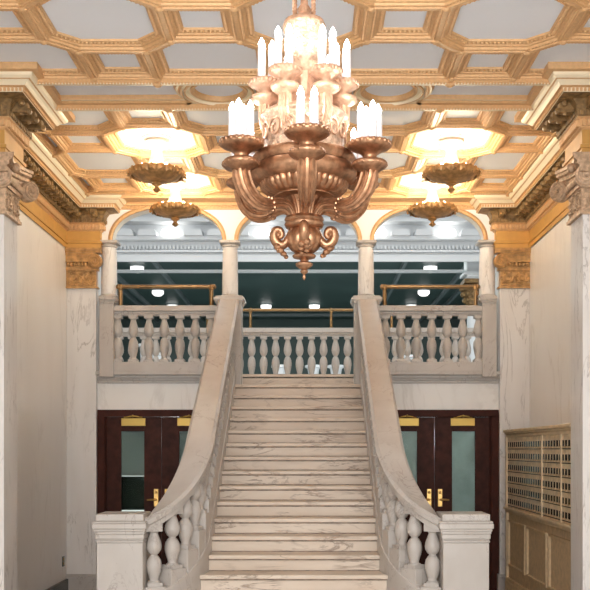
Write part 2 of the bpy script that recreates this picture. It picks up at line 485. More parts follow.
for nm, s in (('trim_8', -1), ('trim_9', 1)):
    b = MB()
    path = [(s*2.78, YF), (s*2.78, YF-.11), (s*HW, YF-.11), (s*HW, 10.02), (s*2.77, 10.02), (s*2.77, 9.42), (s*HW, 9.42), (s*HW, 2.0)]
    side = -s
    side = 1 if s < 0 else -1
    # on the left side the path runs toward the camera; the room lies to its left-hand side
    mit = sweep(b, path, EP, EM, side)
    b.m = b.m
    dent = along(path, .035, side, mit)
    place_boxes(b, dent, .045, .026, .035, z(3.085), z(3.145), G, side)
    place_boxes(b, along(path, .075, side, mit), .20, .085, .15, z(3.235), z(3.325), U, side, 'mod')
    place_boxes(b, along(path, .06, side, mit), .05, .03, .03, z(3.18), z(3.225), U, side)
    place_boxes(b, along(path, .255, side, mit), .035, .02, .015, z(3.34), z(3.368), G, side)
    place_boxes(b, along(path, .02, side, mit), .05, .028, .012, z(2.885), z(2.91), G, side)
    tag(b.build(nm, M['gold'], merge=False, smooth=True, angle=30), kind='structure')

# ------------------------------------------------------------------ pilasters with Ionic capitals
def volute(b, c, u, nrm, R, m, thick=.05):
    """spiral volute: c centre, u in-plane horizontal (spiral opens along +u), nrm outward"""
    u = Vector(u).normalized(); nrm = Vector(nrm).normalized(); w = Vector((0, 0, 1)); c = Vector(c)
    n = 20
    ring = lambda r, d: [c+(u*cos(2*pi*i/n)+w*sin(2*pi*i/n))*r+nrm*d for i in range(n)]
    b.rings([ring(R, -thick), ring(R, thick*.3), ring(R*.9, thick*.45)], m, capB=True)
    path = []; rad = []
    for i in range(46):
        t = i/45; a = pi*.5-t*2*pi*2.2; r = R*(.92-.76*t)
        path.append(c+(u*cos(a)+w*sin(a))*r+nrm*thick*.55); rad.append(R*(.13-.06*t))
    b.tube(path, rad, 6, m)
    q = ring(R*.16, thick*.4)+[]
    b.rings([ring(R*.18, thick*.4), ring(R*.14, thick*1.0)], m, capB=True)
def relief(b, c0, u, nrm, W, H, m):
    """scrolling leaf relief filling a W x H field whose bottom-left is c0"""
    u = Vector(u).normalized(); nrm = Vector(nrm).normalized(); w = Vector((0, 0, 1)); c0 = Vector(c0)
    k = max(1, round(W/(H*.95))); cw = W/k
    for i in range(k):
        s = 1 if i % 2 == 0 else -1
        cc = c0+u*(cw*(i+.5))+w*H*.5
        path = [cc+(u*s*cos(a)+w*sin(a))*r for a, r in [(pi*.5-t*2*pi*1.6, H*(.40-.30*t)) for t in [q/22 for q in range(23)]]]
        b.tube([p+nrm*.006 for p in path], [H*.055]*len(path), 5, m)
        for q in range(7):
            a = q*2*pi/7+.3; p = cc+(u*cos(a)*cw*.46+w*sin(a)*H*.42)
            T = Matrix.Translation(p+nrm*.004); b.ball((0, 0, 0), H*.08, m, T, n=6, k=4)
    b.tube([c0+w*H*.02+nrm*.006, c0+u*W+w*H*.02+nrm*.006], H*.04, 5, m)
    b.tube([c0+w*H*.98+nrm*.006, c0+u*W+w*H*.98+nrm*.006], H*.04, 5, m)

def pilaster_far(s, label):
    root = empty('pilaster', (s*3.04, YF-.05, 0), 0, label, 'pilaster', 'marble pilasters with gilded capitals')
    x0, x1 = sorted((s*2.83, s*(HW-.001)))
    b = MB(); b.box(x0, x1, YF-.08, YF-.001, .28, z(2.30)); b.build('shaft', M['marble_pil'], root, smooth=False, bevel=.004)
    b = MB(); X0, X1 = sorted((s*2.80, s*HW))
    b.box(X0, X1, YF-.11, YF, 0, .25); b.box(X0+(.01 if s < 0 else 0)*0, X1, YF-.13, YF, .25, .285); b.box(X0, X1, YF-.10, YF, .285, .31)
    b.build('base', M['marble'], root, smooth=False, bevel=.006)
    # capital
    cap = MB()
    m = M['gold_dark']
    cap.box(x0, x1, YF-.10, YF, z(2.27), z(2.62), m)
    X0, X1 = sorted((s*2.80, s*HW)); cap.box(X0, X1, YF-.12, YF, z(2.265), z(2.285), m)
    cap.box(X0, X1, YF-.11, YF, z(2.52), z(2.56), m)
    relief(cap, (x0+.01, YF-.10, z(2.30)), (1, 0, 0), (0, -1, 0), x1-x0-.02, .21, m)
    # echinus eggs
    for q in range(8):
        T = Matrix.Translation((x0+.03+q*(x1-x0-.05)/7.5, YF-.12, z(2.60))); cap.ball((0, 0, 0), .024, m, T, n=8, k=5, sz=1.3)
    # channel between volutes
    cap.box(x0, x1, YF-.13, YF, z(2.63), z(2.72), m)
    Xa, Xb = sorted((s*2.755, s*HW)); cap.box(Xa, Xb, YF-.16, YF, z(2.755), z(2.785), m); cap.box(Xa, Xb, YF-.175, YF, z(2.785), z(2.82), m)
    cap.box(x0, x1, YF-.145, YF, z(2.72), z(2.755), m)
    c = cap.build('capital', m, root, merge=False)
    v = MB(); volute(v, (s*2.83, YF-.155, z(2.635)), (-s, 0, 0), (0, -1, 0), .098, m); v.build('volute', m, c, merge=False)
    return root
def pilaster_near(s, label):
    root = empty('pilaster', (s*3.02, 9.5, 0), 0, label, 'pilaster', 'marble pilasters with gilded capitals')
    x0, x1 = sorted((s*2.77, s*(HW-.001)))
    ya, yb = 9.43, 9.86
    b = MB(); b.box(x0, x1, ya, yb, .28, z(2.30)); b.build('shaft', M['marble_pil'], root, smooth=False, bevel=.004)
    X0, X1 = sorted((s*2.72, s*(HW-.001)))
    b = MB(); b.box(X0, X1, ya-.05, yb+.05, 0, .25); b.box(X0, X1, ya-.03, yb+.03, .25, .30); b.build('base', M['marble'], root, smooth=False, bevel=.006)
    m = M['cap_bronze']; cap = MB()
    f = s*2.755; X0, X1 = sorted((f, s*(HW-.001)))
    cap.box(X0, X1, ya-.015, yb+.015, z(2.27), z(2.66), m)
    Xc, Xd = sorted((s*2.735, s*(HW-.001))); cap.box(Xc, Xd, ya-.035, yb+.035, z(2.255), z(2.285), m); cap.box(Xc, Xd, ya-.03, yb+.03, z(2.52), z(2.555), m)
    relief(cap, (f, ya, z(2.295)), (0, 1, 0), (-s, 0, 0), yb-ya, .21, m)
    relief(cap, (X0+.01, ya-.015, z(2.295)), (1, 0, 0), (0, -1, 0), .44, .21, m)
    for q in range(12):
        T = Matrix.Translation((s*2.73, ya+.03+q*.041, z(2.60))); cap.ball((0, 0, 0), .027, m, T, n=8, k=5, sz=1.3)
    for q in range(7):
        T = Matrix.Translation((s*(2.79+q*.066), ya-.035, z(2.60))); cap.ball((0, 0, 0), .027, m, T, n=8, k=5, sz=1.3)
    # concave abacus: curved in plan on the room face
    n = 14; lo = []; A = []
    for i in range(n+1):
        t = i/n; yy = (ya-.12)+(yb-ya+.24)*t
        A.append((s*(2.655+.085*sin(pi*t)), yy))
    A = A+[(s*(HW-.001), yb+.12), (s*(HW-.001), ya-.10)]
    def loop(k, zz): return [(x+s*k if abs(x) < 3.2 else x, y, zz) for (x, y) in A]
    cap.rings([loop(.05, z(2.64)), loop(.05, z(2.70)), loop(.03, z(2.71)), loop(.03, z(2.745)), loop(0, z(2.76)), loop(0, z(2.785)), loop(-.015, z(2.79)), loop(-.015, z(2.82))], m, capA=True, capB=True)
    # central flower on abacus
    T = Matrix.Translation((s*2.72, .5*(ya+yb), z(2.76))); cap.ball((0, 0, 0), .05, m, T, n=8, k=5)
    c = cap.build('capital', m, root, merge=False)
    for (xx, yy, d, Rv) in ((2.80, ya-.05, -1, .115), (2.68, yb+.10, 1, .10)):
        v = MB(); nv = Vector((-s*.25, -.97, 0)) if d < 0 else Vector((-s*.8, -.6, 0))
        uv = Vector((-s, 0, 0)) if d < 0 else Vector((0, 1, 0)); uv = uv-nv*uv.dot(nv)
        volute(v, (s*xx, yy, z(2.61)), uv, nv, Rv, m, .06); v.build('volute', m, c, merge=False)
    return root
pilaster_far(-1, 'far left corner marble pilaster with ochre-gilt scroll capital, beside the left doors')
pilaster_far(1, 'far right corner marble pilaster with ochre-gilt scroll capital, beside the right doors')
pilaster_near(-1, 'near left marble pilaster with large bronze-pink scroll capital at left photo edge')
pilaster_near(1, 'near right marble pilaster with large bronze-pink scroll capital beside the mailbox wall')

# ------------------------------------------------------------------ columns of the arcade
def make_column(x, half, label):
    root = empty('column', (x, YF+.02, 0), 0, label, 'column', 'slim marble columns carrying the arches')
    y = YF+.02
    if half: px0, px1 = sorted((x-.0, x)); hwid = .11
    w = .17 if not half else .10
    yf = y-.20
    b = MB(); b.box(x-w, x+w, yf, y+.15, ZL-.75 if not half else ZL-.05, z(2.07)); ped = b.build('pedestal', M['marble'], root, smooth=False, bevel=.006)
    b = MB()
    for (d, a, c) in ((.012, 2.035, 2.06), (.03, 2.06, 2.085), (.045, 2.085, 2.125), (.02, 2.125, 2.15)):
        d0 = d if not (half and x < 0) else .0; d1 = d if not (half and x > 0) else .0
        b.box(x-w-d0, x+w+d1, yf-d, y+.15+d, z(a), z(c))
    b.build('pedestal_cap', M['marble'], ped, smooth=False, bevel=.006)
    b = MB(); b.lathe([(.125, z(2.15)), (.135, z(2.165)), (.125, z(2.185)), (.115, z(2.19))], 28, (x, y, 0)); b.build('base', M['marble'], root)
    b = MB(); b.lathe([(.112, z(2.19)), (.112, z(2.4)), (.104, z(2.86))], 28, (x, y, 0)); b.build('shaft', M['marble_pil'], root)
    b = MB(); b.lathe([(.104, z(2.85)), (.118, z(2.86)), (.118, z(2.872)), (.108, z(2.88)), (.108, z(2.89)), (.135, z(2.905))], 28, (x, y, 0))
    b.box(x-.14, x+.14, y-.14, y+.14, z(2.905), z(2.94)); b.build('capital', M['marble'], root, merge=False)
    return root
make_column(-.96, False, 'round marble column on pedestal at the top left of the stairs')
make_column(.96, False, 'round marble column on pedestal at the top right of the stairs')
make_column(-2.67, True, 'slim round column at the outer left end of the arcade, beside the pilaster')
make_column(2.67, True, 'slim round column at the outer right end of the arcade, beside the pilaster')

# ------------------------------------------------------------------ balusters
def baluster_mb(h, r, x=0, y=0, z0=0, n=16):
    b = MB()
    P = [(.80, .0), (.80, .02), (.62, .03), (.58, .06), (.66, .10), (.85, .18), (.99, .27), (1.0, .33), (.90, .41), (.62, .475), (.46, .495), (.46, .515), (.66, .535), (.93, .60), (1.0, .66), (.93, .73), (.74, .81), (.56, .88), (.52, .91), (.62, .925), (.62, .94), (.55, .945)]
    k = .06
    b.box(x-r*.95, x+r*.95, y-r*.95, y+r*.95, z0, z0+h*k)
    b.lathe([(a*r, z0+h*k+t*h*(1-2*k)/.945) for a, t in P], n, (x, y, 0))
    b.box(x-r*.85, x+r*.85, y-r*.85, y+r*.85, z0+h*(1-k), z0+h)
    return b
def inst(o, parent, dx=0, dy=0, dz=0):
    c = o.copy(); col.objects.link(c); c.location = (o.location[0]+dx, o.location[1]+dy, o.location[2]+dz); return c

def straight_balustrade(name_label, group, x0, x1, y, zb, zt, xs, m, r, ext0=0, ledge=True):
    root = empty('balustrade', ((x0+x1)/2, y, zb), 0, name_label, 'balustrade', group)
    b = MB()
    for (d, a, c) in ((.05, -.135, -.115), (.07, -.115, -.08), (.105, -.08, -.03), (.085, -.03, 0)):
        b.box(x0, x1, y-d, y+d, zt+a, zt+c)
    b.build('top_rail', m, root, smooth=False, bevel=.006)
    b = MB(); b.box(x0, x1, y-.095, y+.095, zb, zb+.10); b.box(x0, x1, y-.075, y+.075, zb+.10, zb+.13)
    b.build('bottom_rail', m, root, smooth=False, bevel=.005)
    first = None
    for x in xs:
        if first is None:
            first = baluster_mb(zt-.135-zb-.13, r, 0, 0, 0).build('baluster', m, None, merge=False)
            first.parent = root; first.matrix_parent_inverse = Matrix(); o = first
        else:
            o = first.copy(); col.objects.link(o)
        o.location = (x-(x0+x1)/2, y-y, .13)
    return root
for s, lab in ((-1, 'left balcony marble balustrade between pilaster and stair column, above the left doors'), (1, 'right balcony marble balustrade between stair column and pilaster, above the right doors')):
    x0, x1 = sorted((s*1.13, s*2.60))
    xs = [s*(2.60-.07-.2175*k) for k in range(7)]
    straight_balustrade(lab, 'balcony balustrades beside the stairs', x0, x1, YF-.06, ZL+.03, z(2.02), xs, M['marble'], .070)
straight_balustrade('long grey-white balustrade at the back of the landing, seen above the top step', None, -3.2, 3.2, 16.6, ZL, z(2.05), [-3.03+.2019*k for k in range(31)], M['marble'], .068)

# balcony ledges (moulded band under the balustrades)
for nm, s in (('trim_10', -1), ('trim_11', 1)):
    b = MB(); x0, x1 = sorted((s*1.1, s*2.83))
    for (d, a, c) in ((.03, -.13, -.09), (.05, -.09, -.06), (.09, -.06, -.02), (.16, -.02, .03)):
        b.box(x0, x1, YF-d, YF, ZL+a, ZL+c)
    tag(b.build(nm, M['marble'], smooth=False, bevel=.006), kind='structure')
# landing slab
b = MB(); b.box(-7, 7, YF+.26, 16.75, ZL-.25, ZL); b.box(-HW, HW, YF+.001, YF+.26, ZL-.02, ZL); tag(b.build('floor_landing', M['step'], smooth=False), kind='structure')

# ------------------------------------------------------------------ brass guard rails
def guard_rail(x0, x1, y, zb, zt, posts, label, r=.028):
    root = empty('guard_rail', ((x0+x1)/2, y, zb), 0, label, 'railing', 'brass tube guard rails on the balustrades')
    b = MB(); b.tube([(x0, y, zt), (x1, y, zt)], r, 12)
    for x in (x0, x1): b.ball((x, y, zt), r*1.35, n=12, k=8)
    b.build('rail', M['old_brass'], root, merge=False)
    for x in posts:
        b = MB(); b.lathe([(r*1.8, zb), (r*1.8, zb+.012), (r*1.1, zb+.02), (r*1.0, zt-.05), (r*1.35, zt-.04), (r*1.35, zt+.01), (r*1.0, zt+.03)], 14, (x, y, 0)); b.build('post', M['old_brass'], root)
guard_rail(-2.53, -1.19, YF-.02, z(2.02), z(2.30), [-2.50, -1.22], 'brass tube rail on two posts above the left balcony balustrade')
guard_rail(1.19, 2.53, YF-.02, z(2.02), z(2.30), [1.22, 2.50], 'brass tube rail on two posts above the right balcony balustrade')
guard_rail(-1.6, 1.6, 16.6, z(2.05), z(2.36), [-1.55, -.83, .53, 1.55], 'long brass tube rail above the balustrade behind the top of the stairs', .024)

# ------------------------------------------------------------------ staircase
TREAD, RISE = .30, .16421
def ctr(t):      # centre line of the left balustrade: t in metres of plan length from the top
    L1 = YF-.20-10.1
    if t <= L1: return Vector((-.965, YF-.20-t)), 0
    a = (t-L1)/.955
    th = min(a, 1.)*pi/2
    return Vector((-1.40+.435*cos(th), 10.1-.77*sin(th))), th
# arc-length table along the quarter ellipse
N = 60; ell = [(0, 0.)]; pv = Vector((-.965, 10.1))
for i in range(1, N+1):
    th = pi/2*i/N; p = Vector((-1.40+.435*cos(th), 10.1-.77*sin(th))); ell.append((th, ell[-1][1]+(p-pv).length)); pv = p
ELL = ell[-1][1]; L1 = YF-.20-10.1; LT = L1+ELL
def path_at(t, offn=0.):
    """plan point + offset (positive = towards the steps)"""
    if t <= L1: p = Vector((-.965, YF-.20-t)); d = Vector((0, -1))
    else:
        q = min(t-L1, ELL)
        for i in range(N):
            if ell[i+1][1] >= q-1e-9: break
        f = (q-ell[i][1])/(ell[i+1][1]-ell[i][1]); th = ell[i][0]+(ell[i+1][0]-ell[i][0])*f
        p = Vector((-1.40+.435*cos(th), 10.1-.77*sin(th))); d = Vector((-.435*sin(th), -.77*cos(th))).normalized()
    nn = Vector((-d.y, d.x))
    return p+nn*offn, d
def nose_z(t): return ZL+.11-RISE/TREAD*t      # pitch line above the nosings, at plan length t
def half_w(y):
    """half width of a step whose front edge is at y"""
    if y >= 10.1: return .875
    best = .875
    for i in range(N+1):
        p, d = path_at(L1+ell[i][1], .10)
        if p.y <= y: break
        best = -p.x
    return min(best, 1.32)
stair = empty('staircase', (0, 8.4, 0), 0, 'broad beige marble staircase rising to the landing between two balustrades', 'staircase')
for k in range(19):
    yn = YF-.02-TREAD*k; zt = ZL-RISE*k
    def slab(y0, y1, z0, z1, shrink=0., mtl=M['step'], B=None):
        y1 = min(y1, YF-.002)
        ys = [y0+(y1-y0)*i/4 for i in range(5)]
        hwf = lambda y: (.785 if k == 0 else (1.37 if y < 9.38 else half_w(y)))-shrink
        if k == 1: 
            y1 = min(y1, 13.71); ys = [y0, y1]
        right = [(hwf(y), y) for y in ys]; ring = [(-x, y) for (x, y) in right]+right[::-1]
        n = len(ring)
        B.add([(x, y, z0) for x, y in ring]+[(x, y, z1) for x, y in ring], [list(range(n)), [n+i for i in range(n)][::-1]]+[(i, (i+1) % n, n+(i+1) % n, n+i) for i in range(n)], mtl)
    b = MB(); slab(yn, yn+TREAD+.05, zt-.042, zt, 0, M['step'], b); b.build('tread', M['step'], stair, smooth=False, bevel=.008)
    b = MB(); slab(yn+.035, yn+TREAD+.03, 0 if k > 15 else zt-RISE-.3, zt-.042, 0, M['step'], b)
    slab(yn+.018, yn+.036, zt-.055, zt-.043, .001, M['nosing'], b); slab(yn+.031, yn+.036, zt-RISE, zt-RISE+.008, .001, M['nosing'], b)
    b.build('riser', M['step'], stair, smooth=False, merge=False)

def make_stair_balustrade(s, label):
    root = empty('stair_balustrade', (s*1.615, 9.35, 0), 0, label, 'balustrade', 'curved marble balustrades of the staircase')
    S = lambda p: (p[0]*(-s), p[1], p[2])
    # handrail coping: profile swept along the centre line
    prof = [(-.10, -.14), (-.105, -.09), (-.135, -.075), (-.145, -.03), (-.125, -.015), (-.115, 0), (.115, 0), (.125, -.015), (.145, -.03), (.135, -.075), (.105, -.09), (.10, -.14)]
    ts = [L1*i/10 for i in range(10)]+[L1+ELL*i/28 for i in range(29)]
    def rail_z(t):
        """follows the pitch of the steps, then eases down into the newel cap"""
        w = 1.1; t1 = LT-w
        if t <= t1: return nose_z(t)+.93
        u = (t-t1)/w; p0 = nose_z(t1)+.93; p1 = 1.405
        return (2*u**3-3*u**2+1)*p0+(u**3-2*u**2+u)*w*(-RISE/TREAD)+(-2*u**3+3*u**2)*p1+(u**3-u**2)*w*(-.68)
    b = MB(); loops = []
    for t in ts:
        zz = rail_z(t); loops.append([])
        for (o_, dz) in prof:
            p, d = path_at(t, o_); loops[-1].append(S((p.x, p.y, zz+dz)))
    b.rings(loops, close=True, capA=True, capB=True)
    b.build('handrail', M['marble'], root, angle=30)
    # string wall (curb) under the balusters: solid down to the floor with a sloping top
    b = MB(); loops = []
    prof2 = [(-.11, None), (-.11, -.02), (-.10, .0), (.085, .0), (.10, -.01), (.10, None)]
    for t in ts:
        zz = nose_z(t)-.07; L = []
        for (o_, dz) in prof2:
            p, d = path_at(t, o_)
            zz2 = max(zz, .20)
            L.append(S((p.x, p.y, (0 if t > 1.0 else ZL-.9) if dz is None else zz2+dz)))
        loops.append(L)
    b.rings(loops, close=True, capA=True, capB=True)
    b.build('string_wall', M['marble'], root, angle=30)
    # balusters with stepped plinth blocks
    nb = 23
    for k in range(nb):
        t = LT-.08-k*(LT-.22)/(nb-1)
        p, d = path_at(t); zr = rail_z(t)-.145; z0 = nose_z(t)-.07
        h = .575; zb = zr-h+.02
        ang = math.atan2(d.y*1, d.x*(-s))
        bb = MB(); T = Matrix.Translation(S((p.x, p.y, 0))) @ Matrix.Rotation(ang, 4, 'Z')
        bb.box(-.097, .097, -.09, .09, z0-.12, zb, None, T); bb.build('plinth_block', M['marble'], root, smooth=False, bevel=.006)
        bb = MB(); bb.box(-.07, .07, -.072, .072, zr-.035, zr+.06, None, T)
        o = baluster_mb(h-.02, .074, 0, 0, 0, 18)
        o2 = MB(); o2.add([T @ (Vector(v)+Vector((0, 0, zb))) for v in o.v], o.f)
        o2.add(bb.v, bb.f)
        o2.build('baluster', M['marble'], root, merge=False)
    # newel post
    x, y = -1.605, 9.34
    def nbx(B, w, a, c): 
        x0, x1 = sorted((S((x-w, 0, 0))[0], S((x+w, 0, 0))[0])); B.box(x0, x1, y-w, y+w, a, c)
    b = MB(); nbx(b, .214, 0, 1.19); nbx(b, .24, 0, .22)
    npo = b.build('newel_post', M['marble'], root, smooth=False, bevel=.008)
    b = MB(); nbx(b, .222, 1.19, 1.21); nbx(b, .218, 1.21, 1.225); nbx(b, .226, 1.225, 1.27); nbx(b, .232, 1.27, 1.295); nbx(b, .240, 1.295, 1.32); nbx(b, .252, 1.32, 1.37); nbx(b, .246, 1.37, 1.39); nbx(b, .222, 1.39, 1.455)
    b.build('newel_cap', M['marble'], npo, smooth=False, bevel=.008)
    return root
make_stair_balustrade(-1, 'left curving marble stair balustrade ending in a square newel post')
make_stair_balustrade(1, 'right curving marble stair balustrade ending in a square newel post, by the mailboxes')

# ------------------------------------------------------------------ doors
def door_pair(nm, s, bright):
    root = empty(nm, (s*1.93, YF+.10, 0), 0, kind='structure')
    y = YF+.03; X = lambda a: s*a
    def bx(B, x0, x1, y0, y1, z0, z1): 
        a, c = sorted((X(x0), X(x1))); B.box(a, c, y0, y1, z0, z1)
    xa, xb = DX0, DX1; xm = .5*(xa+xb)
    b = MB(); bx(b, xb-.11, xb-.003, YF-.03, YF+.16, 0, DZ-.10); bx(b, xa+.003, xa+.11, YF-.03, YF+.16, 0, DZ-.10); bx(b, xa+.003, xb-.003, YF-.03, YF+.16, DZ-.10, DZ-.003)
    bx(b, xb-.125, xb-.11, YF+.0, YF+.14, 0, DZ-.1)
    b.build('door_frame', M['wood2'], root, smooth=False, bevel=.006)
    for (p0, p1, outer) in ((xm+.002, xb-.112, True), (xa+.112, xm-.002, False)):
        zt = DZ-.105; g0, g1 = p0+.245, p1-.215
        if not outer: g0, g1 = p0+.215, p1-.245
        b = MB(); z0, z1 = 1.15, zt-.20
        bx(b, p0, g0, y, y+.05, .01, zt); bx(b, g1, p1, y, y+.05, .01, zt); bx(b, g0, g1, y, y+.05, z1, zt); bx(b, g0, g1, y, y+.05, .01, z0)
        lf = b.build('door_leaf', M['wood'], root, smooth=False, bevel=.004)
        b = MB(); bx(b, g0, g1, y+.018, y+.026, z0, z1); b.build('glass_pane', M['glass'], lf, smooth=False)
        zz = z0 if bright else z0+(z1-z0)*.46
        b = MB(); bx(b, g0, g1, y+.034, y+.04, zz, z1); b.build('pane_sheet', M['curtain'] if bright else M['pane_sheet'], lf, smooth=False)  # left: grey sheet coloured as the glass reflection; right: frosted film
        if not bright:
            b = MB(); bx(b, g0, g1, y+.034, y+.04, z0+.05, zz-.01); b.build('added_dark_sheet', M['dark'], lf, smooth=False)  # added dark sheet, hides the lit vestibule behind the lower pane
        b = MB(); bx(b, (p0+p1)/2-.17, (p0+p1)/2+.17, y-.03, y, zt-.125, zt-.015)
        b.build('closer_plate', M['plate'], lf, smooth=False, bevel=.004)
        b = MB(); cxm = X((p0+p1)/2)
        b.tube([(cxm-.13, y-.04, zt-.005), (cxm, y-.07, zt+.012), (cxm+.13, y-.04, zt-.002)], .012, 8)
        b.ball((cxm, y-.07, zt+.012), .02); b.build('closer_arm', M['plate'], lf, merge=False)
        hx = (p0+.075) if outer else (p1-.075)
        b = MB(); bx(b, hx-.032, hx+.032, y-.012, y, 1.25, 1.50); hp = b.build('lock_plate', M['brass'], lf, smooth=False, bevel=.004)
        sgn = 1 if outer else -1
        b = MB(); b.tube([(X(hx), y-.01, 1.35), (X(hx), y-.06, 1.35), (X(hx+sgn*.05), y-.065, 1.35), (X(hx+sgn*.12), y-.06, 1.345)], [.016, .016, .015, .012], 8); b.ball((X(hx), y-.02, 1.45), .02)
        b.build('handle', M['brass'], lf, merge=False)
        for hz in (.4, 1.35, 2.2):
            if outer:
                b = MB(); bx(b, p1-.012, p1+.02, y-.012, y+.002, hz-.06, hz+.06); b.tube([(X(p1), y-.012, hz-.07), (X(p1), y-.012, hz+.07)], .009, 8)
                b.build('hinge', M['brass'], lf, merge=False)
    return root
door_pair('door_1', -1, False)
door_pair('door_2', 1, True)
# vestibules behind the doors
b = MB(); b.box(-HW, HW, 17.9, 18, 0, ZL-.25); tag(b.build('wall_vestibule', M['lobby'], smooth=False), kind='structure')

# ------------------------------------------------------------------ mailbox wall on the right
root = empty('mailbox_bank', (2.95, 11.7, 0), 0, 'tan panelled mailbox bank with rows of small brass doors, along the right wall', 'mailbox bank')
XM = 2.84; Y0, Y1 = 10.0, 13.40; ZA, ZB = 1.30, 2.32
b = MB(); b.box(XM+.04, HW-.002, Y0+.03, Y1, 0, ZB-.02); b.build('case', M['mailpaint'], root, smooth=False)
b = MB()
b.box(XM-.03, XM+.05, Y0, Y1, ZB-.06, ZB-.035); b.box(XM-.05, XM+.06, Y0, Y1, ZB-.035, ZB); b.box(XM-.01, XM+.05, Y0, Y1, ZB-.10, ZB-.06)
b.box(XM-.015, XM+.05, Y1-.06, Y1, .28, ZB-.06); b.box(XM-.045, XM+.05, Y0, Y1, ZA-.05, ZA-.02); b.box(XM-.02, XM+.05, Y0, Y1, ZA-.09, ZA-.05)
b.build('moulded_frame', M['mailframe'], root, smooth=False, bevel=.006)
b = MB()
# lower panelling with four framed fields
nf = 3; fy = (Y1-.06-Y0)/nf
b.box(XM+.02, XM+.045, Y0, Y1-.06, .02, ZA-.09)
for i in range(nf):
    a0 = Y0+i*fy+.08; a1 = Y0+(i+1)*fy-.08; c0, c1 = .52, ZA-.22
    for (p, q, r_, t_) in ((a0, a1, c1, c1+.03), (a0, a1, c0-.03, c0), (a0-.03, a0, c0-.03, c1+.03), (a1, a1+.03, c0-.03, c1+.03)):
        b.box(XM-.008, XM+.03, p, q, r_, t_)
b.box(XM-.01, XM+.03, Y0, Y1-.06, .28, .33); b.box(XM-.02, XM+.03, Y0, Y1, 0, .28)
b.build('panelling', M['mailpaint'], root, smooth=False, bevel=.005)
rows, cols = 6, 27
gy = (Y1-.08-Y0)/cols; gz = (ZB-.11-ZA-.0)/rows
b = MB(); b.box(XM+.01, XM+.04, Y0, Y1-.06, ZA-.02, ZB-.09)
for q in (11, 4): 
    yy = Y0+gy*q; b.box(XM-.012, XM+.012, yy-.014, yy+.014, ZA-.02, ZB-.09)
b.build('mailbox_grid', M['mailmetal'], root, smooth=False)
def mail_door(b, i, j):
    yc_ = Y0+gy*(i+.5); zc_ = ZA+gz*(j+.5); w, h = gy*.46, gz*.47
    b.box(XM+.002, XM+.012, yc_-w, yc_+w, zc_-h, zc_+h, M['mailmetal'])
    b.box(XM-.001, XM+.004, yc_-w*.66, yc_+w*.66, zc_-h*.62, zc_+h*.30, M['dark'])
    b.box(XM-.003, XM+.004, yc_-w*.9, yc_+w*.9, zc_-h*1.06, zc_-h*.93, M['dark'])
    b.ball((XM-.004, yc_, zc_-h*.74), .006, M['brass'], n=6, k=4)
rest = MB(); cnt = 0
order = sorted([(i, j) for i in range(cols) for j in range(rows)])
for (i, j) in order:
    if cnt < 96:
        q = MB(); mail_door(q, i, j); q.build('mailbox_door', M['mailmetal'], root, smooth=False, merge=False); cnt += 1
    else: mail_door(rest, i, j)
o = rest.build('mailbox_doors', M['mailmetal'], root, smooth=False, merge=False); o['kind'] = 'stuff'

b = MB(); b.box(-HW, -HW+.012, 13.58, 13.67, .44, .58, M['dark']); b.box(-HW+.012, -HW+.018, 13.61, 13.64, .46, .50, M['old_brass']); b.box(-HW+.012, -HW+.018, 13.61, 13.64, .52, .56, M['old_brass'])
tag(b.build('wall_outlet', M['dark'], smooth=False, merge=False), 'small black electrical outlet plate low on the left wall', 'outlet')

# ------------------------------------------------------------------ big chandelier
CHX, CHY = .115, 6.37
ROT = radians(2.5)
def zz(y): return EYE+(450-y)/154.6
ch = empty('chandelier', (CHX, CHY, zz(280)), 0, 'large two-tier rose-bronze chandelier with white candle bulbs hanging over the stairs', 'chandelier')
def L(name, prof, m, parent=ch, n=48, mod=None):
    b = MB(); b.lathe([(r, zz(y)) for r, y in prof], n, (CHX, CHY, 0), None, None, mod); return b.build(name, m, parent, angle=50)
L('finial', [(0, 281), (.006, 279.5), (.011, 277), (.007, 275), (.012, 274), (.024, 272.5), (.026, 271), (.018, 270), (.040, 268), (.055, 265.5), (.056, 264), (.044, 262.5), (.026, 261.5), (.024, 259.5), (.018, 258)], M['bronze'])
L('finial_collar', [(.018, 259), (.07, 258), (.078, 256), (.06, 254), (.05, 253)], M['bronze'])
L('lower_cup', [(.05, 254), (.08, 250.5), (.105, 245), (.112, 239), (.10, 234), (.075, 229), (.08, 227)], M['bronze'], n=96, mod=lambda a, z_: 1+.07*abs(cos(a*6)))
L('collar_ring', [(.09, 229), (.118, 228), (.128, 225), (.12, 222), (.128, 220), (.12, 217.5), (.09, 216)], M['bronze'])
L('fluted_neck', [(.075, 219), (.075, 212), (.095, 203), (.135, 196), (.175, 192)], M['bronze'], n=96, mod=lambda a, z_: 1+.06*abs(cos(a*12)))
L('bead_ring', [(.15, 198.5), (.19, 197.5), (.197, 193.5), (.18, 190.5), (.16, 190.5)], M['bronze'])
L('gadrooned_bowl', [(.17, 197), (.225, 195), (.265, 190), (.275, 184), (.25, 180)], M['bronze'], n=144, mod=lambda a, z_: 1+.055*abs(cos(a*18)))
L('broad_moulding', [(.24, 185), (.30, 184), (.335, 179), (.343, 173), (.325, 168), (.28, 167)], M['bronze'], n=64)
L('reeded_torus', [(.26, 168), (.315, 167), (.335, 162), (.325, 157), (.29, 156)], M['bronze'], n=96, mod=lambda a, z_: 1+(.02 if (a*12/pi) % 3 < .5 else 0))
L('drum', [(.26, 157), (.258, 156), (.262, 124), (.275, 122), (.285, 119), (.275, 116), (.22, 115)], M['bronze_relief'], n=64)
b = MB()
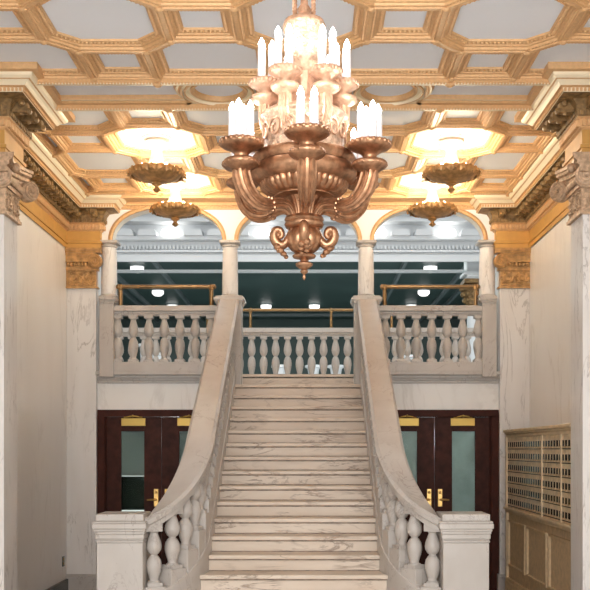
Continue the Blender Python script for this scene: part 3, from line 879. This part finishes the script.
for k in range(16):   # scroll relief around the drum
    a0 = 2*pi*k/16
    sg = 1 if k % 2 else -1
    pts = []
    for i in range(20):
        t = i/19; a = t*2*pi*1.3; r = .055*(1-.75*t)
        th = a0+sg*r*cos(a)/.262; pts.append((CHX+.266*cos(th), CHY+.266*sin(th), zz(136.5)+r*1.25*sin(a)))
    b.tube(pts, .009, 5)
b.build('scroll_relief', M['pale_gilt'], ch, merge=False)
L('upper_stem', [(.20, 116), (.15, 110), (.10, 103), (.095, 92), (.115, 84), (.13, 78), (.10, 72), (.105, 66)], M['pale_gilt'], n=72, mod=lambda a, z_: 1+.05*abs(cos(a*9)))
L('upper_dome', [(.10, 68), (.125, 60), (.115, 56), (.128, 50), (.118, 46), (.13, 40), (.122, 36), (.135, 31), (.14, 27)], M['bronze_relief'])
L('crown', [(.10, 34), (.125, 32), (.136, 27), (.125, 22), (.09, 19), (.055, 17), (.04, 13), (.045, 10), (.025, 5), (.022, -1), (.03, -4), (.012, -9)], M['pale_gilt'], n=72, mod=lambda a, z_: 1+.03*abs(cos(a*14)))
# scroll consoles and mascarons on the lower cup
for k in range(4):
    a = k*pi/2; d = Vector((sin(a), -cos(a), 0)); o = Vector((CHX, CHY, 0))
    pts = [(.07, 1.455), (.085, 1.40), (.115, 1.345), (.145, 1.325), (.178, 1.342), (.195, 1.38), (.186, 1.418), (.157, 1.422), (.142, 1.395), (.154, 1.374), (.170, 1.388)]
    b = MB(); P = bez([o+d*r+Vector((0, 0, EYE+h)) for r, h in pts], 5)
    b.tube(P, lerp_list([.020, .024, .028, .030, .031, .030, .027, .023, .018, .014, .010], 5), 10)
    b.ball(o+d*.17+Vector((0, 0, EYE+1.393)), .022, n=8, k=6)
    side = Vector((cos(a), sin(a), 0))
    for q in range(6):
        p = o+d*(.172-.011*q)+side*(.016*(-1)**q)+Vector((0, 0, EYE+1.312-.012*q)); b.ball(p, .025-.002*q, n=8, k=6)
    b.build('scroll_console', M['bronze'], ch, merge=False)
# arms
def make_arm(az, R, pts, rads, cup, candles, rot, mtl, cr, czh, hz, hr, hz2):
    az += ROT; d = Vector((sin(az), -cos(az), 0)); o = Vector((CHX, CHY, 0))
    P = bez([o+d*r+Vector((0, 0, EYE+h)) for r, h in pts], 6)
    b = MB(); b.tube(P, lerp_list(rads, 6), 40, flute=lambda a: 1-.30*abs(sin(a*4))**6)
    # clasp knots
    i = len(P)//2-3
    dd = (P[i+1]-P[i-1]).normalized(); rr = lerp_list(rads, 6)[i]
    for q in range(8):
        a = q*pi/4; u = Vector((0, 0, 1)); u = (u-dd*u.dot(dd)).normalized(); w = dd.cross(u)
        b.ball(P[i]+(u*cos(a)+w*sin(a))*rr, .012, n=6, k=4)
    arm = b.build('arm', mtl, ch, merge=False, angle=40)
    c = o+d*R
    b = MB(); b.lathe([(r, EYE+h) for r, h in cup], 48, c, mod=lambda a, z_: 1+.03*abs(sin(a*12)))
    for q in range(22):
        a = q*2*pi/22; b.ball(c+Vector((hr*cos(a), hr*sin(a), EYE+hz)), .0125, n=6, k=4, sz=1.3)
        b.ball(c+Vector((hr*.80*cos(a), hr*.80*sin(a), EYE+hz2)), .010, n=6, k=4, sz=1.2)
    b.build('drip_pan', mtl, arm, angle=50, merge=False)
    top = cup[-1][1]
    for q in range(candles):
        a = az+rot+q*2*pi/candles
        p = c+Vector((cos(a), sin(a), 0))*cr
        b = MB(); b.lathe([(.026, EYE+top-.01), (.0255, EYE+top+.0), (.0245, EYE+top+czh), (.014, EYE+top+czh+.004)], 14, (p.x, p.y, 0)); b.build('candle_sleeve', M['candle'], arm)
        zb = EYE+top+czh
        b = MB(); b.lathe([(.014, zb), (.020, zb+.014), (.0205, zb+.024), (.015, zb+.042), (.006, zb+.058), (0, zb+.068)], 10, (p.x, p.y, 0)); b.build('flame_bulb', M['bulb'], arm)
lowcup = [(.048, 1.73), (.066, 1.745), (.078, 1.752), (.086, 1.756), (.104, 1.768), (.109, 1.780), (.107, 1.795), (.098, 1.803), (.070, 1.806), (.046, 1.812), (.040, 1.826), (.046, 1.843), (.070, 1.860), (.095, 1.872), (.120, 1.882), (.131, 1.893), (.133, 1.907), (.126, 1.920), (.112, 1.926), (.100, 1.920), (.03, 1.918)]
for k in range(6):
    make_arm(k*pi/3, .462, [(.072, 1.45), (.09, 1.525), (.14, 1.572), (.21, 1.572), (.285, 1.548), (.36, 1.563), (.425, 1.625), (.458, 1.705), (.462, 1.765)],
             [.022, .028, .034, .038, .044, .052, .059, .060, .056], lowcup, 4, pi/4, M['bronze'], .058, .185, 1.907, .131, 1.781)
upcup = [(.04, 2.22), (.052, 2.232), (.066, 2.238), (.086, 2.252), (.092, 2.265), (.088, 2.278), (.060, 2.282), (.038, 2.290), (.034, 2.305), (.044, 2.320), (.070, 2.336), (.092, 2.350), (.100, 2.366), (.096, 2.380), (.082, 2.385), (.02, 2.380)]
for k in range(6):
    make_arm(k*pi/3+pi/6, .252, [(.12, 2.08), (.16, 2.03), (.20, 2.03), (.235, 2.08), (.25, 2.15), (.252, 2.24)],
             [.03, .036, .042, .046, .046, .042], upcup, 3, pi/2, M['pale_gilt'], .045, .20, 2.366, .098, 2.265)
# suspension
for k in range(4):
    a = k*pi/2+pi/4; p0 = Vector((CHX+.085*cos(a), CHY+.085*sin(a), zz(16)))
    b = MB()
    for ph in (0, pi):
        pts = []; n = 90
        for i in range(n+1):
            t = i/n; h = zz(16)+(ZC+.0-zz(16))*t; q = t*2*pi*14+ph
            pts.append((p0.x+.008*cos(q), p0.y+.008*sin(q), h))
        b.tube(pts, .009, 5)
    b.build('rope', M['pale_gilt'], ch, merge=False)
b = MB(); b.lathe([(.02, ZC-.12), (.12, ZC-.10), (.16, ZC-.05), (.17, ZP-.001)], 32, (CHX, CHY, 0)); b.build('ceiling_canopy', M['pale_gilt'], ch)

# ------------------------------------------------------------------ four bowl pendants
def make_pendant(x, y, label):
    root = empty('bowl_pendant', (x, y, EYE+2.9), 0, label, 'pendant light', 'gilt bowl lights hanging near the arcade')
    c = (x, y, 0); e = EYE
    b = MB(); b.lathe([(.16, ZP-.001), (.17, ZP-.02), (.13, ZP-.035)], 32, c); b.build('ceiling_rose', M['plaster'], root)
    b = MB(); b.lathe([(.06, ZP-.03), (.13, ZP-.05), (.145, ZP-.075), (.13, ZP-.10), (.085, ZP-.115), (.065, ZP-.13), (.06, ZP-.16), (.065, ZP-.20), (.085, ZP-.27), (.10, e+3.22)], 32, c, mod=lambda a, z_: 1+.03*abs(cos(a*8))); b.build('stem', M['stemwhite'], root)
    b = MB(); b.lathe([(.03, e+3.02), (.055, e+3.035), (.14, e+3.05), (.22, e+3.075), (.275, e+3.11), (.30, e+3.14), (.305, e+3.165), (.27, e+3.175), (.10, e+3.17)], 64, c)
    bowl = b.build('bowl', M['gold_dark'], root)
    b = MB(); b.lathe([(0, e+2.915), (.015, e+2.92), (.035, e+2.935), (.045, e+2.95), (.03, e+2.965), (.022, e+2.975), (.025, e+2.99), (.06, e+3.015), (.05, e+3.03)], 24, c); b.build('finial', M['gold_dark'], root)
    b = MB()
    for k in range(20):
        a = 2*pi*k/20; u = Vector((cos(a), sin(a), 0)); t = Vector((-sin(a), cos(a), 0)); o = Vector(c)
        p = o+u*.288+Vector((0, 0, e+3.125))
        T = Matrix(((t.x, u.x, 0, p.x), (t.y, u.y, 0, p.y), (0, 0, 1, p.z), (0, 0, 0, 1)))
        b.add([(-.036, 0, -.035), (.036, 0, -.035), (.048, .018, .015), (.028, .022, .042), (0, .022, .052), (-.028, .022, .042), (-.048, .018, .015), (0, .045, 0)],
              [(0, 1, 7), (1, 2, 7), (2, 3, 7), (3, 4, 7), (4, 5, 7), (5, 6, 7), (6, 0, 7), (0, 6, 5, 4, 3, 2, 1)], None, T)
        b.ball(p+u*.038+Vector((0, 0, -.01)), .016, n=6, k=4)
    b.build('leaf_rim', M['gold_dark'], bowl, merge=False)
    b = MB()
    for k in range(10):
        a = 2*pi*(k+.5)/10; b.ball((x+.22*cos(a), y+.22*sin(a), e+3.178), .02, n=10, k=7, sz=1.3)
    b.build('rim_bulbs', M['bulb2'], root, merge=False)
    return root
make_pendant(-1.575, 11.17, 'left gilt bowl light, the nearer and larger of the left pair')
make_pendant(-1.595, 12.87, 'left gilt bowl light, the farther one in front of the left arch')
make_pendant(1.765, 11.17, 'right gilt bowl light, the nearer and larger of the right pair')
make_pendant(1.765, 12.87, 'right gilt bowl light, the farther one in front of the right arch')

# ------------------------------------------------------------------ lobby beyond the arches
ZT = EYE+4.1
b = MB(); b.box(-7, 7, 18.3, 31, ZL-.25, ZL); tag(b.build('floor_gallery', M['grey'], smooth=False), kind='structure')
b = MB(); b.box(-7, 7, 18.95, 31, ZT, ZT+.1); tag(b.build('ceiling_gallery', M['teal'], smooth=False), kind='structure')
b = MB(); b.box(-7, 7, 30.9, 31, ZL, ZT); tag(b.build('wall_gallery', M['teal'], smooth=False), kind='structure')
b = MB(); b.box(-7.1, -7, YF, 31, ZL, EYE+4.7); b.box(7, 7.1, YF, 31, ZL, EYE+4.7); tag(b.build('wall_gallery_sides', M['teal'], smooth=False), kind='structure')
b = MB(); b.box(-7, 7, YF+.2, 18.95, EYE+4.62, EYE+4.7); tag(b.build('ceiling_lobby', M['lobby'], smooth=False), kind='structure')
b = MB(); b.box(-7, 7, 18.6, 18.95, EYE+3.66, EYE+4.7)
b.box(-7, 7, 18.55, 18.6, EYE+3.55, EYE+3.68); b.box(-7, 7, 18.5, 18.6, EYE+3.72, EYE+3.76); b.box(-7, 7, 18.42, 18.6, EYE+3.94, EYE+4.0); b.box(-7, 7, 18.3, 18.6, EYE+4.25, EYE+4.32)
for q in range(130): b.box(-4.6+.071*q, -4.6+.071*q+.035, 18.52, 18.6, EYE+3.78, EYE+3.85)
tag(b.build('trim_12', M['lobby'], smooth=False, merge=False), kind='structure')
def scallop(b, x, m=None):
    w, h = .17, .12
    y = 18.42; z0 = EYE+4.0
    pts = [(-w, 0), (w, 0), (w*.95, h*.6), (w*.75, h*.95), (-w*.75, h*.95), (-w*.95, h*.6)]
    vs = [(x+p[0], 18.32, z0+p[1]) for p in pts]+[(x+p[0]*1.05, 18.6, z0+p[1]*1.25) for p in pts]
    n = 6; b.add(vs, [list(range(n))[::-1], [n+i for i in range(n)]]+[(i, (i+1) % n, n+(i+1) % n, n+i) for i in range(n)], m)
b = MB(); lit = []
for q in range(-10, 11):
    x = -.28+q*.43
    lights = {-2.42: 0, -.86: 1, 1.47: 2, 2.75: 3}
    hit = [v for v in lights if abs(x-v) < .215]
    if hit: lit.append(x)
    else: scallop(b, x)
tag(b.build('trim_13', M['lobby'], smooth=False, merge=False), kind='structure')
names = ['white lit lamp on lobby cornice seen through the left arch', 'white lit lamp on lobby cornice seen through the middle arch beside the left column',
         'white lit lamp on lobby cornice seen through the right arch, near the stair column', 'white lit lamp on lobby cornice seen through the right arch, near the right end']
for x, nm in zip(lit, names):
    b = MB(); scallop(b, x)
    tag(b.build('wall_lamp', M['lamp'], smooth=False), nm, 'lamp', 'lit lamps on the lobby cornice')
b = MB(); b.box(-7, 7, 20.2, 20.28, EYE+3.64, EYE+3.70); tag(b.build('trim_14', M['lobby'], smooth=False), kind='structure')
b = MB()
for x in (-4.6, -4.35, -3.2, 2.2, 3.6, 3.95): b.box(x, x+.07, 19.2, 30.9, ZT-.10, ZT)
for y in (29.6,): b.box(-6.9, 6.9, y, y+.15, ZT-.08, ZT)
tag(b.build('trim_15', M['grey'], smooth=False, merge=False), kind='structure')
spots = [(-3.66, 21.9, 'nearest white ceiling light of the left gallery row'), (-3.70, 25.2, 'middle white ceiling light of the left gallery row'), (-3.68, 27.7, 'farthest white ceiling light of the left gallery row'),
         (2.86, 21.9, 'nearest white ceiling light of the right gallery row'), (3.10, 25.2, 'middle white ceiling light of the right gallery row'), (3.04, 27.7, 'farthest white ceiling light of the right gallery row'),
         (-1.04, 27.7, 'small white ceiling light behind the stairs, left of centre'), (.32, 27.7, 'small white ceiling light behind the stairs, right of centre')]
first = None
for (x, y, lab) in spots:
    if first is None:
        r0 = empty('ceiling_light', (0, 0, ZT), 0, lab, 'ceiling light', 'ceiling lights of the teal gallery')
        b = MB(); b.lathe([(.16, ZT-.001), (.16, ZT-.03), (.14, ZT-.04)], 24); f1 = b.build('fitting', M['white'], r0)
        b = MB(); b.lathe([(.0, ZT-.17), (.09, ZT-.155), (.15, ZT-.10), (.15, ZT-.035)], 24); f2 = b.build('diffuser', M['lamp'], r0)
        first = r0; r = r0
    else:
        r = copy_tree(first); r['label'] = lab
    r.location = (x, y, ZT)
# capital-topped pier in the gallery
root = empty('column', (3.52, 19.9, ZL), 0, 'dark bronze-capped column in the lobby, seen through the right arch', 'column')
b = MB(); b.lathe([(.17, ZL), (.17, EYE+2.9)], 24, (3.52, 19.9, 0)); b.build('shaft', M['lobby'], root)
b = MB(); b.lathe([(.18, EYE+2.88), (.21, EYE+2.90), (.18, EYE+2.93), (.19, EYE+3.0), (.25, EYE+3.2), (.26, EYE+3.3), (.22, EYE+3.34)], 24, (3.52, 19.9, 0), mod=lambda a, z_: 1+.07*cos(a*8))
for k in range(16):
    a = k*2*pi/16
    for (r, h, q) in ((.22, 3.02, .05), (.25, 3.14, .055), (.27, 3.26, .06)): b.ball((3.52+r*cos(a+h), 19.9+r*sin(a+h), EYE+h), q, n=7, k=5)
b.box(3.52-.26, 3.52+.26, 19.64, 20.16, EYE+3.34, EYE+3.42); b.build('capital', M['umber'], root, merge=False)
b = MB(); b.box(3.52-.2, 3.52+.2, 19.7, 20.1, EYE+3.42, ZT-.11); b.box(3.52-.27, 3.52+.27, 19.63, 20.17, EYE+3.5, EYE+3.56); b.build('impost_block', M['white'], root, smooth=False, merge=False)
# made-up pale pedestals standing in for bright spots behind the rear balustrade
def pedestal(x, y, h, r, lab):
    root = empty('pedestal', (x, y, ZL), 0, lab, 'pedestal', 'made-up white pedestals for bright spots behind the rear balustrade')
    b = MB(); b.lathe([(r*1.0, ZL), (r*1.0, ZL+.05), (r*.7, ZL+.09), (r*.55, ZL+h*.5), (r*.8, ZL+h-.06)], 20, (x, y, 0)); b.build('base', M['white'], root)
    b = MB(); b.lathe([(r*.8, ZL+h-.06), (r*1.15, ZL+h-.04), (r*1.15, ZL+h), (r*.9, ZL+h+.012)], 20, (x, y, 0)); b.build('top', M['white'], root)
for (px, lab) in ((280, 'made-up low white pedestal for a bright spot behind the stairs balustrade, leftmost of three'), (313.5, 'made-up low white pedestal for a bright spot behind the stairs balustrade, middle of three'), (336, 'made-up low white pedestal for a bright spot behind the stairs balustrade, rightmost of three')):
    pedestal(.14+(px-308)*19.5/985, 19.5, .60, .15, lab)
pedestal(.14+(144.5-308)*19.5/985, 19.5, 1.02, .12, 'taller made-up white pedestal for a bright shape glimpsed through the left balcony balusters')
pedestal(.14+(157-308)*19.5/985, 19.5, .85, .12, 'shorter made-up white pedestal for a bright shape glimpsed through the left balcony balusters')
pedestal(.14+(409-308)*19.5/985, 19.5, .80, .12, 'made-up white pedestal for a bright shape glimpsed through the right balcony balusters')

# ------------------------------------------------------------------ lights
def area_light(name, loc, rot, sx, sy, power, c):
    d = bpy.data.lights.new(name, 'AREA'); d.shape = 'RECTANGLE'; d.size = sx; d.size_y = sy; d.energy = power; d.color = c
    o = bpy.data.objects.new(name, d); o.location = loc; o.rotation_euler = rot; col.objects.link(o); return o
def point_light(name, loc, power, c, r=.1):
    d = bpy.data.lights.new(name, 'POINT'); d.energy = power; d.color = c; d.shadow_soft_size = r
    o = bpy.data.objects.new(name, d); o.location = loc; col.objects.link(o); return o
area_light('entrance_daylight', (0, -18, 3.2), (radians(90), 0, 0), 14.0, 8, 1250, (1, .965, .91))
point_light('foyer_fill', (0, 1.0, 4.3), 190, (.97, .98, 1), .5)  # added unseen fill lamp, brightens the near ceiling and walls
for (x, y) in ((-1.575, 11.17), (-1.595, 12.87), (1.765, 11.17), (1.765, 12.87)):
    point_light('pendant_glow', (x, y-.0, EYE+3.33), 46, (1, .90, .70), .20)
point_light('vestibule_light', (-1.9, 16.0, 2.2), 50, (1, .95, .9), .2)
point_light('vestibule_light', (1.9, 16.0, 2.2), 120, (.9, .97, 1), .2)
area_light('lobby_fill', (0, 16.2, EYE+4.55), (0, 0, 0), 6, 3, 42, (.95, .98, 1))  # added fill lamp under the closed lobby ceiling, no skylight there
area_light('gallery_light', (0, 24, ZT-.15), (0, 0, 0), 8, 8, 150, (.9, 1, .98))

w = bpy.data.worlds.new('world'); scene.world = w; w.use_nodes = True
w.node_tree.nodes['Background'].inputs['Color'].default_value = (.92, .965, 1, 1)
w.node_tree.nodes['Background'].inputs['Strength'].default_value = .95

# ------------------------------------------------------------------ camera
cam = bpy.data.cameras.new('camera'); co = bpy.data.objects.new('camera', cam); col.objects.link(co)
co.location = (.14, 0, EYE); co.rotation_euler = (radians(90), 0, 0)
cam.sensor_width = 36; cam.sensor_fit = 'HORIZONTAL'; cam.lens = 985/590*36
cam.shift_x = -(308-295)/590; cam.shift_y = (450-295)/590
cam.clip_end = 200
scene.camera = co
vs = scene.view_settings
vs.view_transform = 'Standard'; vs.look = 'None'; vs.gamma = 1; vs.use_curve_mapping = False
vs.exposure = 0.74
